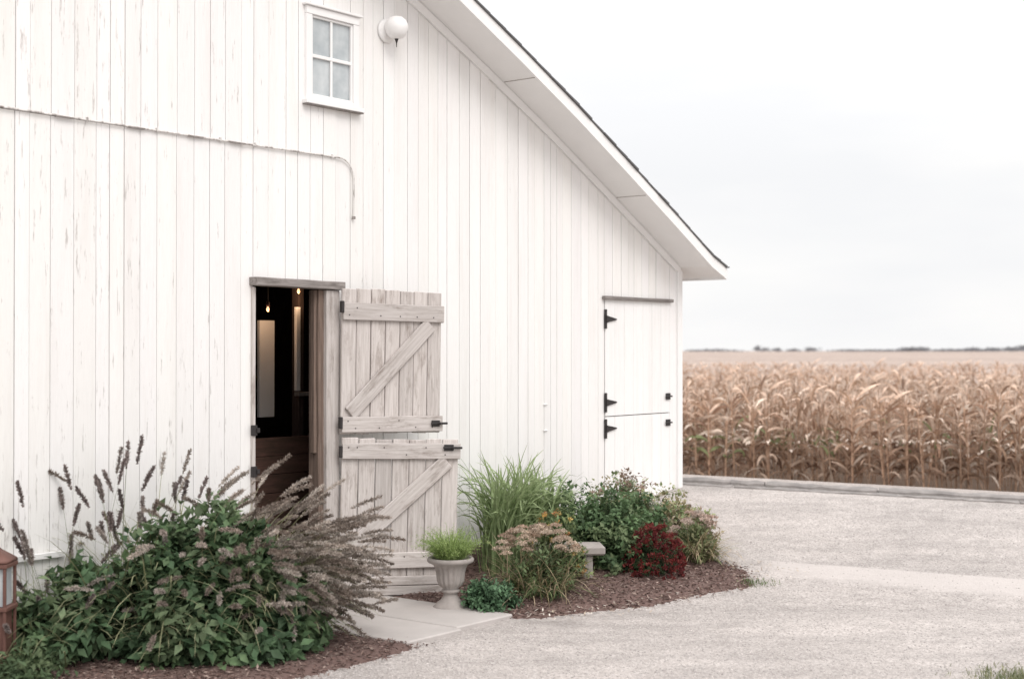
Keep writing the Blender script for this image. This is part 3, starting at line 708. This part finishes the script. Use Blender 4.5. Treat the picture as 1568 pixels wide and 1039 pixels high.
bag=Bag(); t,_=shrub(bag,1.04,10.35,.19,.16,.31,60,25,.03,.015,[(.055,.08,.04)],spread=.018)
az=rng.uniform(0,6.28,330); el=np.arcsin(rng.uniform(.0,1,330)); sr=rng.uniform(.82,1.12,330); P=np.stack([1.04+.215*sr*np.cos(az)*np.cos(el),10.30+.17*sr*np.sin(az)*np.cos(el),float(ground_z(1.04,10.35))+.01+.35*sr*np.sin(el)],-1)
blooms(bag,P,.018,14,[(.15,.026,.024),(.11,.02,.022),(.20,.038,.034)]); bag.make('red_chrysanthemum',M['leaf'])
bag=Bag(); n=3600; X=2.74+rng.normal(size=n)*.14; Y=7.40+rng.normal(size=n)*.16
bag.add(*blades(np.stack([X,Y,ground_z(X,Y)],-1),rng.uniform(0,6.28,n),rng.uniform(.015,.045,n),rng.uniform(0,.9,n),rng.uniform(.2,1.5,n),.004,tint([(.14,.17,.08),(.2,.22,.11),(.28,.27,.16)],n),4)); bag.make('grass_tuft',M['leaf'])
bag=Bag(); n=200; X=1.68+rng.normal(size=n)*.09; Y=10.15+rng.normal(size=n)*.05
bag.add(*blades(np.stack([X,Y,ground_z(X,Y)],-1),rng.uniform(0,6.28,n),rng.uniform(.02,.05,n),rng.uniform(0,.9,n),rng.uniform(.2,1.5,n),.005,tint([(.14,.19,.08)],n),4)); bag.make('grass_tuft',M['leaf'])
bag=Bag(); n=300; lx=rng.uniform(-4.3,-2.0,n); o=1.5+.28*(lx+4.3)+rng.normal(size=n)*.16; X,Y=L2W(lx,o)
bag.add(*leaves(np.stack([X,Y,ground_z(X,Y)+.025],-1),unit(rdir(n)*np.array([1,1,.2])),np.tile([[0,0,1.]],(n,1)),.04,.012,tint([(.5,.42,.34),(.62,.56,.5)],n),0))
bag.make('fallen_leaves',M['dry'],('leaves','x'))
# ------------------------------------------------------------------ urn
ux_,uy_=-.41,9.50; zg=float(ground_z(ux_,uy_))
urn=empty('garden_urn',(ux_,uy_,zg))
lathe('urn_body',urn,[(.118,0),(.122,.022),(.11,.035),(.098,.05),(.065,.075),(.048,.10),(.046,.118),(.062,.128),(.062,.138),(.05,.15),(.075,.17),(.088,.20),(.092,.25),(.100,.285),(.118,.31),(.145,.322),(.155,.33),(.157,.345),(.148,.356),(.13,.352),(.12,.33)],(0,0,0),M['stone'],96,(.16,.29))
bag=Bag(); n=560; a=rng.uniform(0,6.28,n); r=.09*np.sqrt(rng.random(n))
B=np.stack([ux_+r*np.cos(a),uy_+r*np.sin(a),np.full(n,zg+.33)],-1)
V,F_,C,P,T=blades(B,a,rng.uniform(.09,.27,n),rng.uniform(0,.55,n),rng.uniform(.2,1.8,n),.004,tint([(.24,.33,.11),(.32,.42,.16)],n),6); bag.add(V,F_,C)
plumes(bag,P,T,.8,16,.02,.003,[(.28,.38,.13),(.36,.46,.18)],.9); e=bag.make('urn_fern',M['leaf'])
bn=empty('stone_bench',(.40,10.28,float(ground_z(.5,10.28))),(0,0,math.radians(4)))
box('seat',bn,-.26,.26,-.13,.13,.185,.25,M['stone'],.012)
for i,x in enumerate((-.14,.14)):
    lg=box('leg_%d'%i,bn,x-.035,x+.035,-.09,.09,-.03,.183,M['stone'],.012)
    box('leg_foot_%d'%i,bn,x-.048,x+.048,-.10,.10,-.04,.02,M['stone'],.01)
ln=empty('copper_lantern',(-2.72,7.5,-.07))
s=.075
for i,(a,b_) in enumerate(((-1,-1),(1,-1),(1,1),(-1,1))): box('post_%d'%i,ln,a*s-.008,a*s+.008,b_*s-.008,b_*s+.008,.0,.60,M['copper'])
for i,z in enumerate((.02,.36,.585)): box('collar_%d'%i,ln,-s-.014,s+.014,-s-.014,s+.014,z,z+.022,M['copper'])
lathe('roof',ln,[(.125,.61),(.12,.625),(.07,.655),(.035,.675),(.02,.69),(.012,.72)],(0,0,0),M['copper'],4).rotation_euler=(0,0,math.pi/4)
box('glass',ln,-s+.012,s-.012,-s+.012,s-.012,.385,.58,M['glass'],0)
box('lower_panel',ln,-s+.01,s-.01,-s+.01,s-.01,.045,.355,M['copper'])
for i,x in enumerate((-.025,.025)): box('glazing_bar_%d'%i,ln,x-.003,x+.003,-s+.004,-s+.0115,.385,.58,M['copper'])
o=box('stepping_stone',None,-.07,.07,-.05,.05,-.02,.02,M['stone'],.01); X,Y=L2W(-4.15,.35); o.location=(X,Y,-.04)
# ------------------------------------------------------------------ world and sun
w=bpy.data.worlds.new('World'); scene.world=w; w.use_nodes=True; nt=w.node_tree; nt.nodes.clear()
out=nt.nodes.new('ShaderNodeOutputWorld')
sky=nt.nodes.new('ShaderNodeTexSky'); sky.sky_type='NISHITA'; sky.sun_disc=False
SEL,SAZ=math.radians(48),math.radians(150)
sky.sun_elevation=SEL; sky.sun_rotation=SAZ; sky.dust_density=3
b1=nt.nodes.new('ShaderNodeBackground'); b1.inputs[1].default_value=.10; nt.links.new(sky.outputs[0],b1.inputs[0])
tc=nt.nodes.new('ShaderNodeTexCoord'); mp=nt.nodes.new('ShaderNodeMapping'); mp.inputs['Scale'].default_value=(1.6,1.6,7.0); mp.inputs['Location'].default_value=(0,0,.35); nt.links.new(tc.outputs['Generated'],mp.inputs[0])
ns=nt.nodes.new('ShaderNodeTexNoise'); ns.inputs['Scale'].default_value=1.8; ns.inputs['Detail'].default_value=5; ns.inputs['Roughness'].default_value=.5; nt.links.new(mp.outputs[0],ns.inputs[0])
cl=ramp(nt,ns.outputs[0],[(.36,(.925,.928,.942)),(.56,(.995,.988,.982))])
sz=nt.nodes.new('ShaderNodeSeparateXYZ'); nt.links.new(tc.outputs['Generated'],sz.inputs[0])
zr=nt.nodes.new('ShaderNodeMapRange'); nt.links.new(sz.outputs[2],zr.inputs[0]); zr.inputs[1].default_value=.12; zr.inputs[2].default_value=1; zr.inputs[3].default_value=1.04; zr.inputs[4].default_value=2.0
b2=nt.nodes.new('ShaderNodeBackground'); nt.links.new(zr.outputs[0],b2.inputs[1]); nt.links.new(cl,b2.inputs[0])
mx=nt.nodes.new('ShaderNodeMixShader'); mx.inputs[0].default_value=.95
nt.links.new(b1.outputs[0],mx.inputs[1]); nt.links.new(b2.outputs[0],mx.inputs[2]); nt.links.new(mx.outputs[0],out.inputs[0])
sd=bpy.data.lights.new('sun','SUN'); sd.energy=1.5; sd.angle=math.radians(30); sd.color=(1,.95,.915)
so=bpy.data.objects.new('sun',sd); scene.collection.objects.link(so)
d=Vector((math.sin(SAZ)*math.cos(SEL),math.cos(SAZ)*math.cos(SEL),math.sin(SEL)))
so.rotation_euler=d.to_track_quat('Z','Y').to_euler(); so.location=d*30
# ------------------------------------------------------------------ camera
cd=bpy.data.cameras.new('camera'); cam=bpy.data.objects.new('camera',cd); scene.collection.objects.link(cam)
cd.lens=50; cd.sensor_width=36; cd.clip_end=9000; cd.clip_start=.1
cam.location=(0,0,EYE); cam.rotation_euler=(math.radians(90.46),0,0)
cd.dof.use_dof=True; cd.dof.focus_distance=10.0; cd.dof.aperture_fstop=2.0
scene.camera=cam
scene.view_settings.view_transform='Standard'; scene.view_settings.look='None'; scene.view_settings.exposure=0
